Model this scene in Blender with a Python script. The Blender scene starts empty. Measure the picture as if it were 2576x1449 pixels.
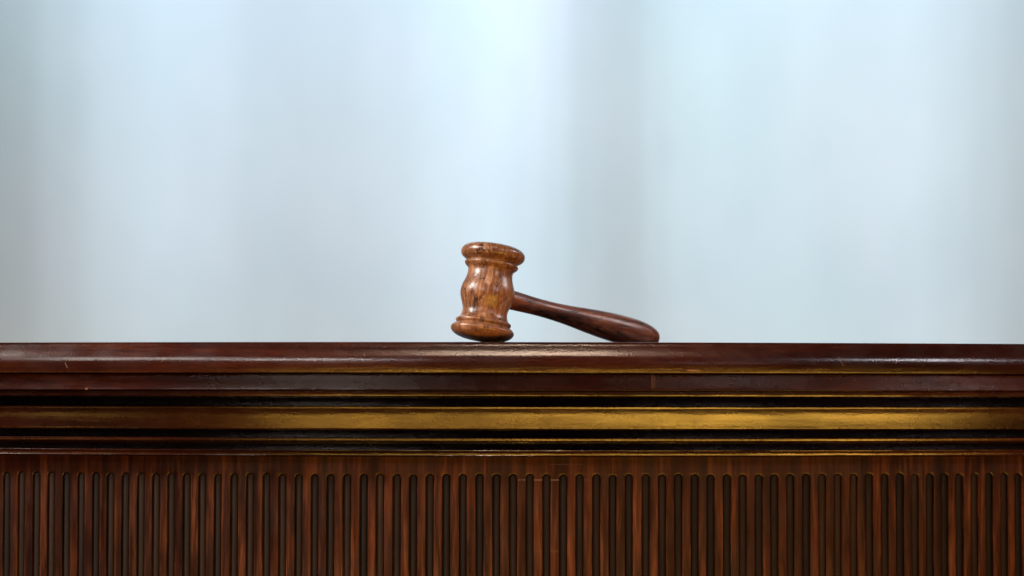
import bpy, bmesh, math, random
from mathutils import Vector, Matrix
random.seed(7)
SC = bpy.context.scene
COL = SC.collection
S = 0.00036            # metres per pixel of the 2576 px wide picture, on the plane of the bench's front edge
FPX = 6200.0           # focal length in those pixels
EYE = -125 * S         # camera height relative to the table top (z = 0)
CAMY = -FPX * S
R0 = 2.85 / 0.5 * 1000 * S   # radius of the bow-fronted bench

# ------------------------------------------------------------------ camera, world, lamps, exposure
cam_d = bpy.data.cameras.new('camera'); cam = bpy.data.objects.new('camera', cam_d); COL.objects.link(cam)
PITCH = math.atan((985 - 724.5) / FPX)
cam.location = (0, CAMY, EYE)
cam.rotation_euler = (math.pi / 2 + PITCH, math.radians(-0.08), 0)
cam_d.sensor_width = 36; cam_d.lens = FPX / 2576 * 36
cam_d.clip_start = 0.05; cam_d.clip_end = 100
cam_d.dof.use_dof = True; cam_d.dof.focus_distance = -CAMY + 0.02; cam_d.dof.aperture_fstop = 5.6
SC.camera = cam
w = bpy.data.worlds.new('World'); SC.world = w; w.use_nodes = True
bg = w.node_tree.nodes['Background']; bg.inputs[0].default_value = (0.013, 0.009, 0.008, 1); bg.inputs[1].default_value = 1.0
SC.view_settings.view_transform = 'Standard'; SC.view_settings.look = 'None'
SC.view_settings.exposure = 0; SC.view_settings.gamma = 1; SC.view_settings.use_curve_mapping = False

def area(name, loc, target, sx, sy, radiance, color, spread=180):
    d = bpy.data.lights.new(name, 'AREA'); d.shape = 'RECTANGLE'; d.size = sx; d.size_y = sy
    d.energy = radiance * math.pi * sx * sy; d.color = color; d.spread = math.radians(spread)
    o = bpy.data.objects.new(name, d); COL.objects.link(o); o.location = loc
    v = Vector(target) - Vector(loc); o.rotation_euler = v.to_track_quat('-Z', 'Y').to_euler()
    return o
def polar(az, el, dist, tgt=(0, 0, -0.05)):
    a, e = math.radians(az), math.radians(el)
    return Vector(tgt) + Vector((math.sin(a) * math.cos(e), -math.cos(a) * math.cos(e), math.sin(e))) * dist
T = (0, 0, -0.05)
# tall window to the left, ceiling panels in front, warm uplights low in front of the bench
area('window_light', polar(-75, 31, 2.4), T, 0.5, 0.8, 10.5, (1.0, 0.96, 0.92), 50)
area('front_fill_light', polar(-36, 26, 2.9), T, 0.8, 0.7, 0.55, (1.0, 0.93, 0.88), 45)  # soft unseen fill, added to brighten bench and gavel from the front
area('ceiling_panel_left', polar(-19, 22, 3.0), T, 0.20, 0.34, 5.0, (1.0, 0.92, 0.88), 45)
area('ceiling_panel_mid', polar(1, 56, 3.0), T, 0.6, 0.25, 4.5, (1.0, 0.72, 0.52), 45)
area('ceiling_panel_right', polar(40, 24, 3.0), T, 0.24, 0.38, 5.0, (0.95, 0.92, 1.0), 45)
area('wall_lamp', polar(-19.3, 7, 3.2), T, 0.10, 0.09, 1.5, (1.0, 0.80, 0.68), 45)
area('wall_lamp', polar(-14.0, 7, 3.2), T, 0.10, 0.09, 2.2, (1.0, 0.78, 0.64), 45)
area('wall_lamp', polar(19.5, 6, 3.2), T, 0.22, 0.10, 1.0, (1.0, 0.8, 0.76), 45)
area('wall_lamp', polar(39.5, 7, 3.2), T, 0.10, 0.09, 1.8, (1.0, 0.88, 0.86), 45)
area('window_light_right', polar(96, 30, 2.4), T, 0.6, 0.28, 3.6, (1.0, 0.88, 0.88), 45)
area('low_warm_light_under', polar(10, -34, 2.6), T, 2.9, 0.13, 10.5, (1.0, 0.52, 0.07), 110)
area('low_warm_light_over', polar(10, -23, 2.6), T, 2.9, 0.13, 9.5, (1.0, 0.52, 0.07), 110)
area('low_warm_light_right', polar(27, -28, 2.6), T, 1.3, 0.24, 5.0, (1.0, 0.52, 0.07), 110)
area('low_warm_light_left', polar(-46, -28, 2.6), T, 0.28, 0.14, 3.5, (1.0, 0.54, 0.10), 110)
# unseen lamps added to light the cloth behind the bench
CL = (-5.0, 0.9, 2.5)
area('backdrop_side_light', CL, (-5.0 + 4, 0.9 + 4 * math.tan(math.radians(31)), 1.55), 0.8, 1.2, 60.0, (0.91, 0.955, 1.0), 80)
area('backdrop_top_light', (0.2, 1.6, 2.5), (0.1, 3.0, 1.0), 3.6, 0.4, 4.2, (0.93, 0.96, 1.0), 120)

# ------------------------------------------------------------------ helpers
def tag(o, label=None, cat=None, group=None, kind=None):
    for k, v in (('label', label), ('category', cat), ('group', group), ('kind', kind)):
        if v: o[k] = v
    return o
def empty(name, loc=(0, 0, 0)):
    o = bpy.data.objects.new(name, None); COL.objects.link(o); o.location = loc; o.empty_display_size = 0.05
    return o
def link(name, me, mat, parent=None, smooth=True):
    me.materials.clear(); me.materials.append(mat)
    if smooth:
        me.polygons.foreach_set('use_smooth', [True] * len(me.polygons))
    o = bpy.data.objects.new(name, me); COL.objects.link(o); o.parent = parent
    return o
def mesh(name, verts, faces, uvs=None):
    me = bpy.data.meshes.new(name); me.from_pydata(verts, [], faces); me.update()
    if uvs:
        l = me.uv_layers.new(name='UVMap')
        for p in me.polygons:
            for li in p.loop_indices:
                l.data[li].uv = uvs[me.loops[li].vertex_index]
    return me

def ray_z(ypx, out):
    """height of the point seen at picture row ypx on the bench's centre line, 'out' px in front of (+) the front edge"""
    ang = PITCH - math.atan((ypx - 724.5) / FPX)
    return EYE + (FPX - out) * S * math.tan(ang)
PO = -148.0                      # panel face
# repair lines and a crack in the fluted panel, where the photograph shows them (px range, rows, colour)
MARKS = [(1361, 1207.4, 62, 1.3, 0, (0.16, 0.085, 0.06, 1)), (1466, 1207.2, 22, 0.9, 0, (0.08, 0.04, 0.02, 1)),
         (1392, 1386.3, 48, 1.4, 0, (0.07, 0.028, 0.012, 1)),
         (712, 1174, 1.1, 18, 0, (0.004, 0.002, 0.001, 1)), (1420, 1168, 45, 1.0, 0, (0.05, 0.028, 0.018, 1))]
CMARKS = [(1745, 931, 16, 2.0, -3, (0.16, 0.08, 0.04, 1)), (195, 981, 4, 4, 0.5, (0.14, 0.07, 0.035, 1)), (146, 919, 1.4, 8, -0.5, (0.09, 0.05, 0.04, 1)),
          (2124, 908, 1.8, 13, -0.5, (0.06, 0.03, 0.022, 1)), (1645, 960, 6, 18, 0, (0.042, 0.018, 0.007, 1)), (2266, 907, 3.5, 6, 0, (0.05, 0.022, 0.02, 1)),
          (400, 905, 1.2, 6, 0.8, (0.06, 0.03, 0.02, 1)), (915, 893, 3, 1.5, 0, (0.10, 0.05, 0.03, 1))]

# ------------------------------------------------------------------ materials
class NT:
    def __init__(s, name):
        s.m = bpy.data.materials.new(name); s.m.use_nodes = True; s.t = s.m.node_tree
        s.b = s.t.nodes['Principled BSDF']
    def n(s, typ, **kw):
        nd = s.t.nodes.new(typ)
        for k, v in kw.items():
            if k in nd.inputs: 
                s.put(nd.inputs[k], v)
            else: setattr(nd, k, v)
        return nd
    def put(s, sock, v):
        if isinstance(v, bpy.types.NodeSocket): s.t.links.new(v, sock)
        else:
            if isinstance(v, tuple) and len(v) == 3 and sock.type == 'RGBA': v = v + (1,)
            sock.default_value = v
    def math(s, op, a, b=0.0, clamp=False):
        nd = s.t.nodes.new('ShaderNodeMath'); nd.operation = op; nd.use_clamp = clamp
        s.put(nd.inputs[0], a); s.put(nd.inputs[1], b); return nd.outputs[0]
    def noise(s, vec, scale, detail=4, rough=0.55, dist=0.0):
        nd = s.n('ShaderNodeTexNoise', Scale=scale, Detail=detail, Roughness=rough, Distortion=dist)
        s.put(nd.inputs['Vector'], vec); return nd.outputs['Fac']
    def map(s, vec, sc=(1, 1, 1), rot=(0, 0, 0), loc=(0, 0, 0)):
        nd = s.t.nodes.new('ShaderNodeMapping'); s.put(nd.inputs['Vector'], vec)
        nd.inputs['Scale'].default_value = sc; nd.inputs['Rotation'].default_value = rot; s.put(nd.inputs['Location'], loc)
        return nd.outputs[0]
    def ramp(s, fac, stops, interp='LINEAR'):
        nd = s.t.nodes.new('ShaderNodeValToRGB'); nd.color_ramp.interpolation = interp
        e = nd.color_ramp.elements
        while len(e) < len(stops): e.new(0.5)
        for i, (p, c) in enumerate(stops):
            e[i].position = p; e[i].color = (c[0], c[1], c[2], 1) if isinstance(c, tuple) else (c, c, c, 1)
        s.put(nd.inputs[0], fac); return nd.outputs[0]
    def mix(s, fac, a, b, mode='MIX'):
        nd = s.t.nodes.new('ShaderNodeMix'); nd.data_type = 'RGBA'; nd.blend_type = mode
        s.put(nd.inputs[0], fac); s.put(nd.inputs[6], a); s.put(nd.inputs[7], b); return nd.outputs[2]
    def range(s, v, a, b, c=0.0, d=1.0, smooth=True):
        nd = s.t.nodes.new('ShaderNodeMapRange'); nd.interpolation_type = 'SMOOTHSTEP' if smooth else 'LINEAR'
        s.put(nd.inputs[0], v)
        for i, x in zip((1, 2, 3, 4), (a, b, c, d)): nd.inputs[i].default_value = x
        return nd.outputs[0]
    def bump(s, h, strength, dist, normal=None):
        nd = s.t.nodes.new('ShaderNodeBump'); s.put(nd.inputs['Height'], h)
        nd.inputs['Strength'].default_value = strength; nd.inputs['Distance'].default_value = dist
        if normal: s.put(nd.inputs['Normal'], normal)
        return nd.outputs[0]

def wood(name, dark, mid, light, space='UV', stretch=(1, 1, 1), rough=(0.28, 0.42), coat=0.35, cracks=0.0, worn=0.0, peel=0.25, rand=0.0, bump=0.15, coat_r=0.14, g1s=22, g2s=160, tone=(0.72, 1.25), crack_s=26, crack_w=0.022, contrast=0.165, stile=0, marks=None, coat_var=0):
    """lacquered mahogany; the grain runs along the axis with the small stretch factor"""
    t = NT(name); tc = t.t.nodes.new('ShaderNodeTexCoord'); base = tc.outputs[space]
    if rand:
        oi = t.t.nodes.new('ShaderNodeObjectInfo')
        cb = t.t.nodes.new('ShaderNodeCombineXYZ')
        for i in range(3): t.put(cb.inputs[i], t.math('MULTIPLY', oi.outputs['Random'], 7.0 + i))
        va = t.t.nodes.new('ShaderNodeVectorMath'); va.operation = 'ADD'; t.put(va.inputs[0], base); t.put(va.inputs[1], cb.outputs[0])
        base = va.outputs[0]
    v = t.map(base, stretch)
    g1 = t.noise(v, g1s, 5, 0.6, 1.2)            # broad figure
    g2 = t.noise(v, g2s, 4, 0.65, 0.4)          # pores and fine grain
    g = t.math('ADD', t.math('MULTIPLY', g1, 0.65), t.math('MULTIPLY', g2, 0.35))
    col = t.ramp(g, [(0.5 - contrast, dark), (0.50, mid), (0.5 + contrast, light)])
    patch = t.noise(base, 5.0, 3, 0.5)
    col = t.mix(t.range(patch, 0.35, 0.68, 0, 0.55), col, mid, 'MIX')
    tone = t.range(t.noise(base, 2.3, 2, 0.5), 0.3, 0.7, tone[0], tone[1])
    hs = t.n('ShaderNodeHueSaturation', Color=col, Value=tone); col = hs.outputs[0]
    if stile:
        sv = t.range(t.noise(t.map(base, (1, 0.12, 1)), 75, 2, 0.6), 0.36, 0.64, 0.66, 1.5)
        hs3 = t.n('ShaderNodeHueSaturation', Color=col, Value=sv); col = hs3.outputs[0]
    if marks:
        sx = t.t.nodes.new('ShaderNodeSeparateXYZ'); t.put(sx.inputs[0], tc.outputs['Object'])
        X, Z = sx.outputs[0], sx.outputs[2]
        z0 = ray_z(2300, PO)
        rag = t.math('SUBTRACT', t.noise(tc.outputs['Object'], 260, 3, 0.6), 0.5)
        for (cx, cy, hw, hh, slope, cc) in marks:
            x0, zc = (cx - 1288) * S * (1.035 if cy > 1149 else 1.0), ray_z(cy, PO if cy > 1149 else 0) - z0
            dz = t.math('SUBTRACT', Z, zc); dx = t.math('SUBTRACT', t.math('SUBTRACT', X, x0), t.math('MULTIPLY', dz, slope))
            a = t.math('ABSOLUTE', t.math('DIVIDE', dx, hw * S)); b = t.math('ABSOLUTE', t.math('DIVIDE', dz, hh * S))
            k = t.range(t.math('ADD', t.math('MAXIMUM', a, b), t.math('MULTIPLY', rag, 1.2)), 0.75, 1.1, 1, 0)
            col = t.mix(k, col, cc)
    if rand:
        hs2 = t.n('ShaderNodeHueSaturation', Color=col, Value=t.math('ADD', t.math('MULTIPLY', oi.outputs['Random'], rand * 2), 1 - rand)); col = hs2.outputs[0]
    h = g2
    if cracks:
        w1 = t.noise(t.map(base, tuple(x * 1.0 for x in stretch)), crack_s, 3, 0.5, 2.2)
        line = t.range(t.math('ABSOLUTE', t.math('SUBTRACT', w1, 0.5)), 0.0, crack_w, 1, 0)
        gate = t.range(t.noise(base, crack_s * 1.1, 2, 0.5), 0.42, 0.56, 0, 1)
        c = t.math('MULTIPLY', line, gate)
        col = t.mix(t.math('MULTIPLY', c, cracks), col, (dark[0] * .25, dark[1] * .25, dark[2] * .3, 1))
        h = t.math('SUBTRACT', h, t.math('MULTIPLY', c, 0.8))
    if worn:
        sc = t.noise(t.map(base, (stretch[0] * 3, stretch[1] * 3, stretch[2] * 3)), 60, 5, 0.75)
        m = t.math('MULTIPLY', t.range(sc, 0.66, 0.74, 0, 1), t.range(t.noise(base, 9, 2), 0.5, 0.65))
        col = t.mix(t.math('MULTIPLY', m, worn), col, (0.30, 0.16, 0.08, 1))
    t.put(t.b.inputs['Base Color'], col)
    rr = t.range(t.noise(base, 30, 4, 0.6), 0.3, 0.7, rough[0], rough[1])
    t.put(t.b.inputs['Roughness'], rr)
    t.b.inputs['Specular IOR Level'].default_value = 0.15
    t.put(t.b.inputs['Coat Weight'], t.range(t.noise(t.map(base, (0.16, 1, 1)), 34, 4, 0.6), 0.38, 0.62, 0.5 * coat, 1.15 * coat) if coat_var else coat); t.b.inputs['Coat Roughness'].default_value = coat_r
    n1 = t.bump(h, bump, 0.00025)
    pe = t.noise(base, 620, 3, 0.6)
    n2 = t.bump(pe, peel, 0.00012, n1)
    t.put(t.b.inputs['Normal'], n2); t.put(t.b.inputs['Coat Normal'], n2)
    return t.m

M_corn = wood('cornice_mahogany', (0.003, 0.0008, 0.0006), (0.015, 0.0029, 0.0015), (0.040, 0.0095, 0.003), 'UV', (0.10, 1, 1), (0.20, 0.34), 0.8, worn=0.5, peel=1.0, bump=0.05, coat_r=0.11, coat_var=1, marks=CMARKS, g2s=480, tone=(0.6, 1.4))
M_panel = wood('panel_mahogany', (0.003, 0.0007, 0.0006), (0.019, 0.0046, 0.0018), (0.066, 0.018, 0.005), 'UV', (1, 0.05, 1), (0.28, 0.42), 0.45, worn=0.35, peel=0.35, g1s=110, g2s=620, tone=(0.7, 1.3), contrast=0.13, stile=1, marks=MARKS)
M_reed = wood('reed_dark', (0.002, 0.001, 0.0006), (0.007, 0.003, 0.0013), (0.016, 0.0066, 0.0025), 'Object', (1, 1, 0.08), (0.65, 0.8), 0.0, rand=0.45)
M_head = wood('gavel_head_wood', (0.022, 0.008, 0.005), (0.125, 0.048, 0.020), (0.27, 0.125, 0.053), 'Object', (1, 1, 0.2), (0.30, 0.45), 0.32, cracks=1.0, peel=0.9, bump=0.5, g1s=190, g2s=700, coat_r=0.24, tone=(0.75, 1.3), crack_s=36, crack_w=0.020, contrast=0.145)
M_hand = wood('gavel_handle_wood', (0.020, 0.005, 0.003), (0.090, 0.024, 0.011), (0.21, 0.068, 0.030), 'Object', (0.10, 1, 1), (0.36, 0.5), 0.2, cracks=0.9, peel=0.7, bump=0.5, g1s=110, g2s=620, crack_s=60, coat_r=0.28, contrast=0.10, crack_w=0.035)

# ------------------------------------------------------------------ picture measures -> bench geometry
def on_arc(theta, out, z):
    r = R0 + out * S
    return (r * math.sin(theta), R0 - r * math.cos(theta), z)

bench = empty('judges_bench', (0, R0, ray_z(2300, -148)))
tag(bench, 'long dark mahogany bench with stepped gleaming cornice above a fluted front', 'bench')
OFF = -Vector(bench.location)
TH = math.radians(19.0)

def sweep(name, prof, mat, seg=220, closed=False, jitter=0.16, sharp=35):
    """sweep a profile of (out px, picture row or metres) round the arc"""
    rnd = random.Random(hash(name) % 1000 + 5) if False else random.Random(len(name))
    pts = []
    for p in prof: pts.append(p if len(p) == 3 else (p[0], p[1], 'px'))
    zz = [(o, ray_z(y, o) if k == 'px' else y) for o, y, k in pts]
    L = [0]
    for a, b in zip(zz, zz[1:]): L.append(L[-1] + math.hypot((a[0] - b[0]) * S, a[1] - b[1]))
    # gentle unevenness of hand-worked edges: smooth random walk per profile point
    wob = []
    for _ in zz:
        ph = [rnd.uniform(0, 6.28) for _ in range(4)]
        wob.append(lambda s, ph=ph: sum(math.sin(s * f + q) for f, q in zip((5, 13, 29, 61), ph)) / 4)
    V, F, U = [], [], []
    n = len(zz)
    for i in range(seg + 1):
        th = -TH + 2 * TH * i / seg; s = th * R0
        for k, (o, z) in enumerate(zz):
            edge = 0 if k in (0, n - 1) else 1
            V.append(Vector(on_arc(th, o + wob[k](s * 3) * jitter * edge, z + wob[k](s * 3 + 9) * jitter * S * .6 * edge)) + OFF)
            U.append((s, L[k] + 0.31 * len(name)))
    for i in range(seg):
        for k in range(n - 1):
            a = i * n + k
            F.append((a, a + 1, a + n + 1, a + n))
    me = mesh(name, V, F, U)
    o = link(name, me, mat, bench)
    hard = [False] * n
    for k in range(1, n - 1):
        (a0, a1), (b0, b1), (c0, c1) = [(q[0] * S, q[1]) for q in zz[k-1:k+2]]
        t = abs(math.atan2(b1 - a1, b0 - a0) - math.atan2(c1 - b1, c0 - b0)); t = min(t, 2 * math.pi - t)
        hard[k] = t > math.radians(sharp)
    at = me.attributes.new('sharp_edge', 'BOOLEAN', 'EDGE')
    at.data.foreach_set('value', [abs(e.vertices[0] - e.vertices[1]) == n and hard[e.vertices[0] % n] for e in me.edges])
    return o

def curve(pts, sub=5):
    """Catmull-Rom through the points"""
    out = []
    P = [pts[0]] + list(pts) + [pts[-1]]
    for i in range(1, len(P) - 2):
        for j in range(sub):
            t = j / sub
            out.append(tuple(0.5 * ((2 * P[i][d]) + (-P[i-1][d] + P[i+1][d]) * t + (2*P[i-1][d] - 5*P[i][d] + 4*P[i+1][d] - P[i+2][d]) * t*t
                        + (-P[i-1][d] + 3*P[i][d] - 3*P[i+1][d] + P[i+2][d]) * t**3) for d in (0, 1)))
    out.append(tuple(pts[-1])); return out

DEPTH = -1250
back = lambda y: (DEPTH, y)
# table top slab: flat top, thumb-moulded nose, back edge
top_prof = [(DEPTH, -0.075, 'z'), (DEPTH, 0.0, 'z'), (-300, 0.0, 'z'), (-28, 0.0, 'z'), (-26.2, -0.0001, 'z')]
nose = curve([(-26, 861.0), (-22, 864.5), (-18, 871), (-12, 880), (-6.6, 889.5), (-2.6, 898), (-0.4, 907), (0, 915), (-0.5, 923), (-1.4, 930), (-2.4, 936.4)], 3)
sweep('tabletop', top_prof + nose + [(-3.6, 938.2), (-6.5, 939), (-26, 939.2), (-80, 939.6)], M_corn)
sweep('frieze_board', [(-80, 940.6), (-27, 940.8), (-25, 942.2), (-24.2, 948), (-24, 960), (-23.2, 975), (-22.6, 979.5), (-23.8, 981.8), (-27, 982.6), (-80, 983.2)], M_corn)
sweep('fillet', [(-80, 983.6), (-33.5, 983.8), (-32.6, 985), (-32.6, 993.5), (-33.2, 995.8), (-35, 996.6), (-150, 997)], M_corn)
sweep('cornice_moulding',
      [(-165, 997.6), (-116, 997.8), (-116.4, 1003), (-117.3, 1016), (-117.7, 1021.6), (-66, 1022.4), (-62.5, 1022.9), (-60.8, 1024.4)] +
      curve([(-61.2, 1027), (-66, 1039), (-69.6, 1051), (-72.4, 1064), (-74.4, 1075)], 4) +
      [(-74.8, 1079), (-76.5, 1081), (-138, 1081.5), (-138.3, 1085), (-139.2, 1097), (-139.5, 1101.4), (-165, 1101.6)], M_corn)
sweep('lower_fillet', [(-165, 1101.9), (-90, 1102.1), (-88, 1102.5), (-87.2, 1103.6), (-87.6, 1108.8), (-89, 1110.9), (-91.5, 1111.4), (-165, 1111.7)], M_corn)
sweep('bed_moulding', [(-165, 1112.0), (-139, 1112.2), (-139.2, 1115), (-140.2, 1128), (-140.5, 1131.8), (-102, 1132.3), (-99.6, 1132.8), (-98.8, 1134)] +
      curve([(-99, 1135), (-101.6, 1139), (-103.2, 1143.5)], 3) + [(-103.6, 1145.2), (-103.0, 1146.6), (-104.6, 1148.6), (-170, 1149)], M_corn)

sweep('carcass', [(-70, 930), (-70, 990), (-105, 1000), (-150, 1000.5), (-155, 1110), (-158, 1152)], M_corn, seg=120, jitter=0)

# ------------------------------------------------------------------ fluted front panel
RP = R0 + PO * S
def px_to_theta(px):
    t = (px - 1288) / FPX
    lo, hi = -0.5, 0.5
    for _ in range(50):
        m = (lo + hi) / 2
        x = RP * math.sin(m); d = -CAMY + R0 - RP * math.cos(m)
        if x / d < t: lo = m
        else: hi = m
    return (lo + hi) / 2
px_list = [20, 57, 95, 132, 170, 207, 244, 281, 318, 357, 395, 433, 472, 511, 550, 591, 631, 672, 712, 753, 793, 833, 874, 916, 957, 999,
           1040, 1082, 1123, 1165, 1207, 1249, 1291, 1333, 1375, 1417, 1458, 1500, 1541, 1582, 1624, 1665, 1706, 1747, 1787, 1828, 1868,
           1908, 1947, 1987, 2027, 2067, 2106, 2146, 2185, 2224, 2262, 2300, 2337, 2374, 2411, 2449, 2486, 2523, 2559]
ths = [px_to_theta(p) for p in px_list]
step = (ths[-1] - ths[0]) / (len(ths) - 1)
while ths[0] > -TH + step: ths.insert(0, ths[0] - step)
while ths[-1] < TH - step: ths.append(ths[-1] + step)
ZTOP, ZBOT = ray_z(1149.6, PO), ray_z(2300, PO)
HW = 10.3 * S
def P(u, z, depth=0.0):
    th = u / RP; r = RP - depth
    return Vector((r * math.sin(th), R0 - r * math.cos(th), z)) + OFF
V, F, U = [], [], []
vcache = {}
def vid(u, z, d=0.0):
    key = (round(u, 7), round(z, 7), round(d, 7))
    if key not in vcache:
        vcache[key] = len(V); V.append(P(u, z, d)); U.append((u + (0.4 * 0), z - d))
    return vcache[key]
ucs = [t * RP for t in ths]
ztops = []
for i, uc in enumerate(ucs):
    u0 = (ucs[i-1] + uc) / 2 if i else uc - step * RP / 2
    u1 = (ucs[i+1] + uc) / 2 if i < len(ucs) - 1 else uc + step * RP / 2
    zt = ray_z(1193 + random.uniform(-1.2, 1.2), PO); ztops.append(zt)
    hw = HW * random.uniform(0.95, 1.05)
    def loop(extra, d):
        r = hw + extra * S; zc = zt - HW
        pts = [(uc - r, ZBOT, d)]
        NS = 16
        for k in range(1, NS):
            z = ZBOT + (zc - ZBOT) * k / NS
            pts.append((uc - r + math.sin(z * 31 + i * 1.7) * 0.12 * S, z, d))
        for k in range(13):
            a = math.pi - math.pi * k / 12
            pts.append((uc + r * math.cos(a), zc + r * math.sin(a), d))
        for k in range(NS - 1, 0, -1):
            z = ZBOT + (zc - ZBOT) * k / NS
            pts.append((uc + r + math.sin(z * 27 + i * 2.9) * 0.12 * S, z, d))
        pts.append((uc + r, ZBOT, d)); return pts
    rings = [loop(1.9, 0), loop(1.0, 0.25 * S), loop(0.35, 0.8 * S), loop(0, 1.8 * S), loop(0, 11 * S)]
    outer = []
    zc = zt - HW; zl = zt + 6 * S
    for (pu, pz, _) in rings[0]:
        if pz <= zc + 1e-9: outer.append((u0 if pu < uc else u1, pz, 0))
        else:
            du, dz = pu - uc, pz - zc
            k = min(((u1 - uc) / du if du > 1e-9 else (u0 - uc) / du if du < -1e-9 else 1e9), ((zl - zc) / dz))
            outer.append((uc + du * k, zc + dz * k, 0))
    allr = [outer] + rings
    for a, b in zip(allr, allr[1:]):
        for k in range(len(a) - 1):
            q = [vid(*a[k]), vid(*a[k+1]), vid(*b[k+1]), vid(*b[k])]
            q2 = []
            for x in q:
                if x not in q2: q2.append(x)
            if len(q2) > 2: F.append(tuple(q2))
    # corner fill and the plain band above
    tops = [p for p in outer if abs(p[1] - zl) < 1e-9]
    arc = [p for p in outer if p[1] > zc + 1e-9]
    left = [p for p in arc if p[1] < zl - 1e-9 and p[0] < uc]; right = [p for p in arc if p[1] < zl - 1e-9 and p[0] > uc]
    def tri(*ps):
        q = [vid(*p) for p in ps]
        if len(set(q)) == len(q): F.append(tuple(q))
    cl, cr = (u0, zl, 0), (u1, zl, 0)
    tri(left[-1], cl, tops[0]); tri(tops[-1], cr, right[0])
    line = [cl] + tops + [cr]
    for a, b in zip(line, line[1:]):
        tri(a, (a[0], ZTOP, 0), (b[0], ZTOP, 0), b)
# back board, closes the grooves
n = len(V)
for k in range(121):
    u = -TH * RP + 2 * TH * RP * k / 120
    V.append(P(u, ZTOP, 10 * S)); U.append((u, ZTOP)); V.append(P(u, ZBOT, 10 * S)); U.append((u, ZBOT))
for k in range(120): a = n + 2 * k; F.append((a, a + 1, a + 3, a + 2))
me = mesh('fluted_panel', V, F, U)
bm = bmesh.new(); bm.from_mesh(me); bmesh.ops.recalc_face_normals(bm, faces=bm.faces); bm.to_mesh(me); bm.free()
panel = link('fluted_panel', me, M_panel, bench)
me.set_sharp_from_angle(angle=math.radians(60))
# make normals face the room
if sum(p.normal.y for p in me.polygons) > 0:
    me.flip_normals()

# convex reed in each groove, coloured darker than the panel, one object per groove
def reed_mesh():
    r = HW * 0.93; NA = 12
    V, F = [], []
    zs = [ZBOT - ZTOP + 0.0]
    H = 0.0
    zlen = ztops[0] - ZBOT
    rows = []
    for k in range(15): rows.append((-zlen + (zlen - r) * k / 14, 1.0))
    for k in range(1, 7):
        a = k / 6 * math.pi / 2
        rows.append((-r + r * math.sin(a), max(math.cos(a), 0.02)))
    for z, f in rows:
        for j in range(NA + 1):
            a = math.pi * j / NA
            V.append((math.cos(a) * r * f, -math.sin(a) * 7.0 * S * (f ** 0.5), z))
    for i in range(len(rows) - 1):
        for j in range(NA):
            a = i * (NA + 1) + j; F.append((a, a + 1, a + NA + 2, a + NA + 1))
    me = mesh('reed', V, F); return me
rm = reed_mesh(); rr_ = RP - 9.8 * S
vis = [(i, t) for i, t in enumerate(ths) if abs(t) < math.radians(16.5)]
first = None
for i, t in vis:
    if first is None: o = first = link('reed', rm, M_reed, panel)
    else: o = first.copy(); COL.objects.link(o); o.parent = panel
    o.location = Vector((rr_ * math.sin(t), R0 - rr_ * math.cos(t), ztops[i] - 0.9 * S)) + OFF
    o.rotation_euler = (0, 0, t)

# ------------------------------------------------------------------ gavel
def lathe(name, prof, seg=96, axis='Z', mod=None):
    V, F, U = [], [], []; n = len(prof)
    for i in range(seg):
        a = 2 * math.pi * i / seg
        for (h, r) in prof:
            rr = r * S
            if mod: rr *= mod(a, h)
            if axis == 'Z': V.append((rr * math.cos(a), rr * math.sin(a), h * S))
            else: V.append((h * S, rr * math.cos(a), rr * math.sin(a)))
    for i in range(seg):
        j = (i + 1) % seg
        for k in range(n - 1):
            F.append((i * n + k, j * n + k, j * n + k + 1, i * n + k + 1))
    me = mesh(name, V, F)
    bm = bmesh.new(); bm.from_mesh(me); bmesh.ops.remove_doubles(bm, verts=bm.verts, dist=1e-6)
    bmesh.ops.recalc_face_normals(bm, faces=bm.faces); bm.to_mesh(me); bm.free()
    return me
HMID, BEL, RB = 124.0, 523.0, 37.5
al = 0.16
for _ in range(20): al = math.asin(((HMID - RB - 3) * math.cos(al) + 61 * math.sin(al)) / BEL)
PSI = math.radians(40.5)
gavel = empty('gavel', (-80 * S, 108 * S, 0))
tag(gavel, 'turned wooden gavel with orange-brown head, resting tilted on its dark handle on the bench top', 'gavel')
# local frame: handle along +X, head axis +Z; tilt about Y, then yaw
gavel.rotation_euler = (0, al, PSI)
head_p = curve([(0, 0.01), (1.0, 22), (3.2, 42), (6, 55), (11, 68), (18, 76.5), (26, 79.5), (33, 74.5), (37, 68.5)], 5) + \
         curve([(39, 66.2), (41, 68), (44, 69.4), (47.5, 68.6), (49.5, 65)], 3) + \
         curve([(50.6, 63.6), (54, 60.6), (60, 58), (68, 56.4), (77, 57), (88, 60.5), (100, 65), (111, 67.8), (122, 67.5), (133, 65),
                (145, 60.5), (157, 57), (167, 56), (173, 57), (177, 60)], 4) + \
         curve([(179, 62.6), (182.5, 66), (186, 67.4), (189, 66.2), (191, 63)], 3) + \
         curve([(193, 63.2), (197, 69), (202, 76), (209, 80), (218, 79.5), (225, 74), (230, 65), (233, 52), (234.5, 30), (235, 0.01)], 5)
head_p = [(a * 1.065, b * 1.03) for a, b in head_p]
lowest = min(-(r * math.sin(al)) + h * math.cos(al) for h, r in head_p)
gavel.location.z = -lowest * S
hm = lathe('head', head_p, 112)
hd = link('head', hm, M_head, gavel); hm.set_sharp_from_angle(angle=math.radians(50))
hp = curve([(20, 24.5), (62, 24.5), (110, 23.2), (170, 21.6), (230, 22.4), (290, 25.5), (350, 30.5), (410, 34.6), (460, 36.4), (515, 36.5), (550, 34), (577, 29.5), (595, 24)], 5) + \
     curve([(597, 23), (601, 20.5), (604, 16), (605, 9), (605.3, 0.01)], 4)
hp = [(20, 0.01)] + [(a, b * 1.05) for a, b in hp]
hh = lathe('handle', hp, 64, 'X')
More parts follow.
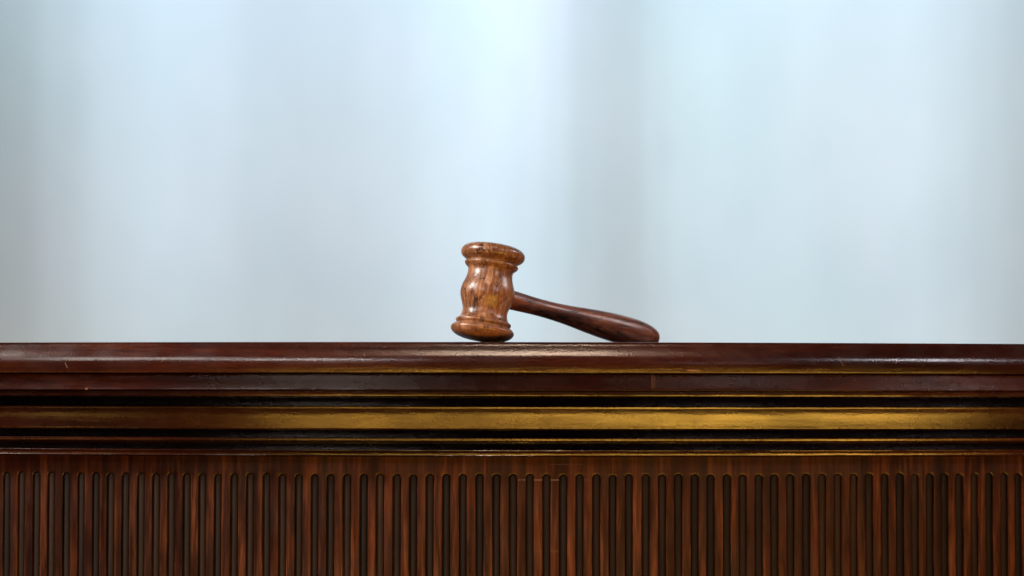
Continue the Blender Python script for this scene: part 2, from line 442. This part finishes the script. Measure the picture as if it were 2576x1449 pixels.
h = link('handle', hh, M_hand, gavel); h.location = (0, 0, HMID * S)

# ------------------------------------------------------------------ blurred pale backdrop: a tall cloth, its folds shaped to put in the light and dark bands
YB = 3.0
Itab = [(-900, .95), (-300, .8), (0, .60), (80, .66), (170, .82), (290, 1.0), (420, 1.08), (530, 1.03), (660, .92), (760, .88), (860, .89), (980, .94), (1120, 1.06),
        (1240, 1.16), (1330, 1.09), (1390, .98), (1470, .79), (1540, .71), (1590, .71), (1650, .82), (1720, .92), (1820, .96), (1950, .95), (2150, .94),
        (2300, .96), (2400, .89), (2480, .79), (2570, .68), (2670, .66), (2900, .8), (3500, .95)]
def lerp(tab, x):
    if x <= tab[0][0]: return tab[0][1]
    for (a, p), (b, q) in zip(tab, tab[1:]):
        if x <= b:
            t = (x - a) / (b - a); t = t * t * (3 - 2 * t); return p + (q - p) * t
    return tab[-1][1]
LA = math.radians(50)       # the cloth is lit from the left at this angle
KI = 0.30 / 27.0
xs = [-900 + 4400 * i / 700 for i in range(701)]
scale = (YB - CAMY) / FPX
y = 0; ys = []
for i, x in enumerate(xs):
    I = lerp(Itab, x) ** 1.25
    # slope that makes the cloth catch this much of the side light: turn the normal towards it
    X = (x - 1288) * scale; dx, dy = X - CL[0], YB - CL[1]; d2 = dx * dx + dy * dy + 0.8
    a = math.atan2(dx, dy) - math.acos(max(-1, min(0.98, KI * I * d2)))
    ys.append(y); y -= math.tan(a) * (xs[1] - xs[0]) * scale
tr = (ys[-1] - ys[0]) / (xs[-1] - xs[0])
V, F = [], []
NZ = 40
for i, x in enumerate(xs):
    for k in range(NZ + 1):
        z = -1.6 + 4.2 * k / NZ
        V.append(((x - 1288) * scale, YB + ys[i] - ys[350] , z))
for i in range(len(xs) - 1):
    for k in range(NZ):
        a = i * (NZ + 1) + k; F.append((a, a + NZ + 1, a + NZ + 2, a + 1))
t = NT('backdrop_cloth'); tc = t.t.nodes.new('ShaderNodeTexCoord'); ob = tc.outputs['Object']
pn = t.noise(t.map(ob, (1, 1, 0.6)), 2.2, 3, 0.5)
pn2 = t.noise(t.map(ob, (1, 1, 0.7), loc=(4, 2, 7)), 3.4, 3, 0.5)
c = t.ramp(pn, [(0.35, (0.61, 0.79, 0.88)), (0.5, (0.63, 0.79, 0.89)), (0.65, (0.655, 0.79, 0.90))])
c = t.mix(t.range(pn2, 0.3, 0.7, 0, 1), c, t.mix(1.0, c, (0.92, 0.93, 0.94, 1), 'MULTIPLY'))
t.put(t.b.inputs['Base Color'], c); t.b.inputs['Roughness'].default_value = 0.9; t.b.inputs['Specular IOR Level'].default_value = 0.1
bd = link('backdrop', mesh('backdrop', V, F), t.m)
bd['kind'] = 'structure'
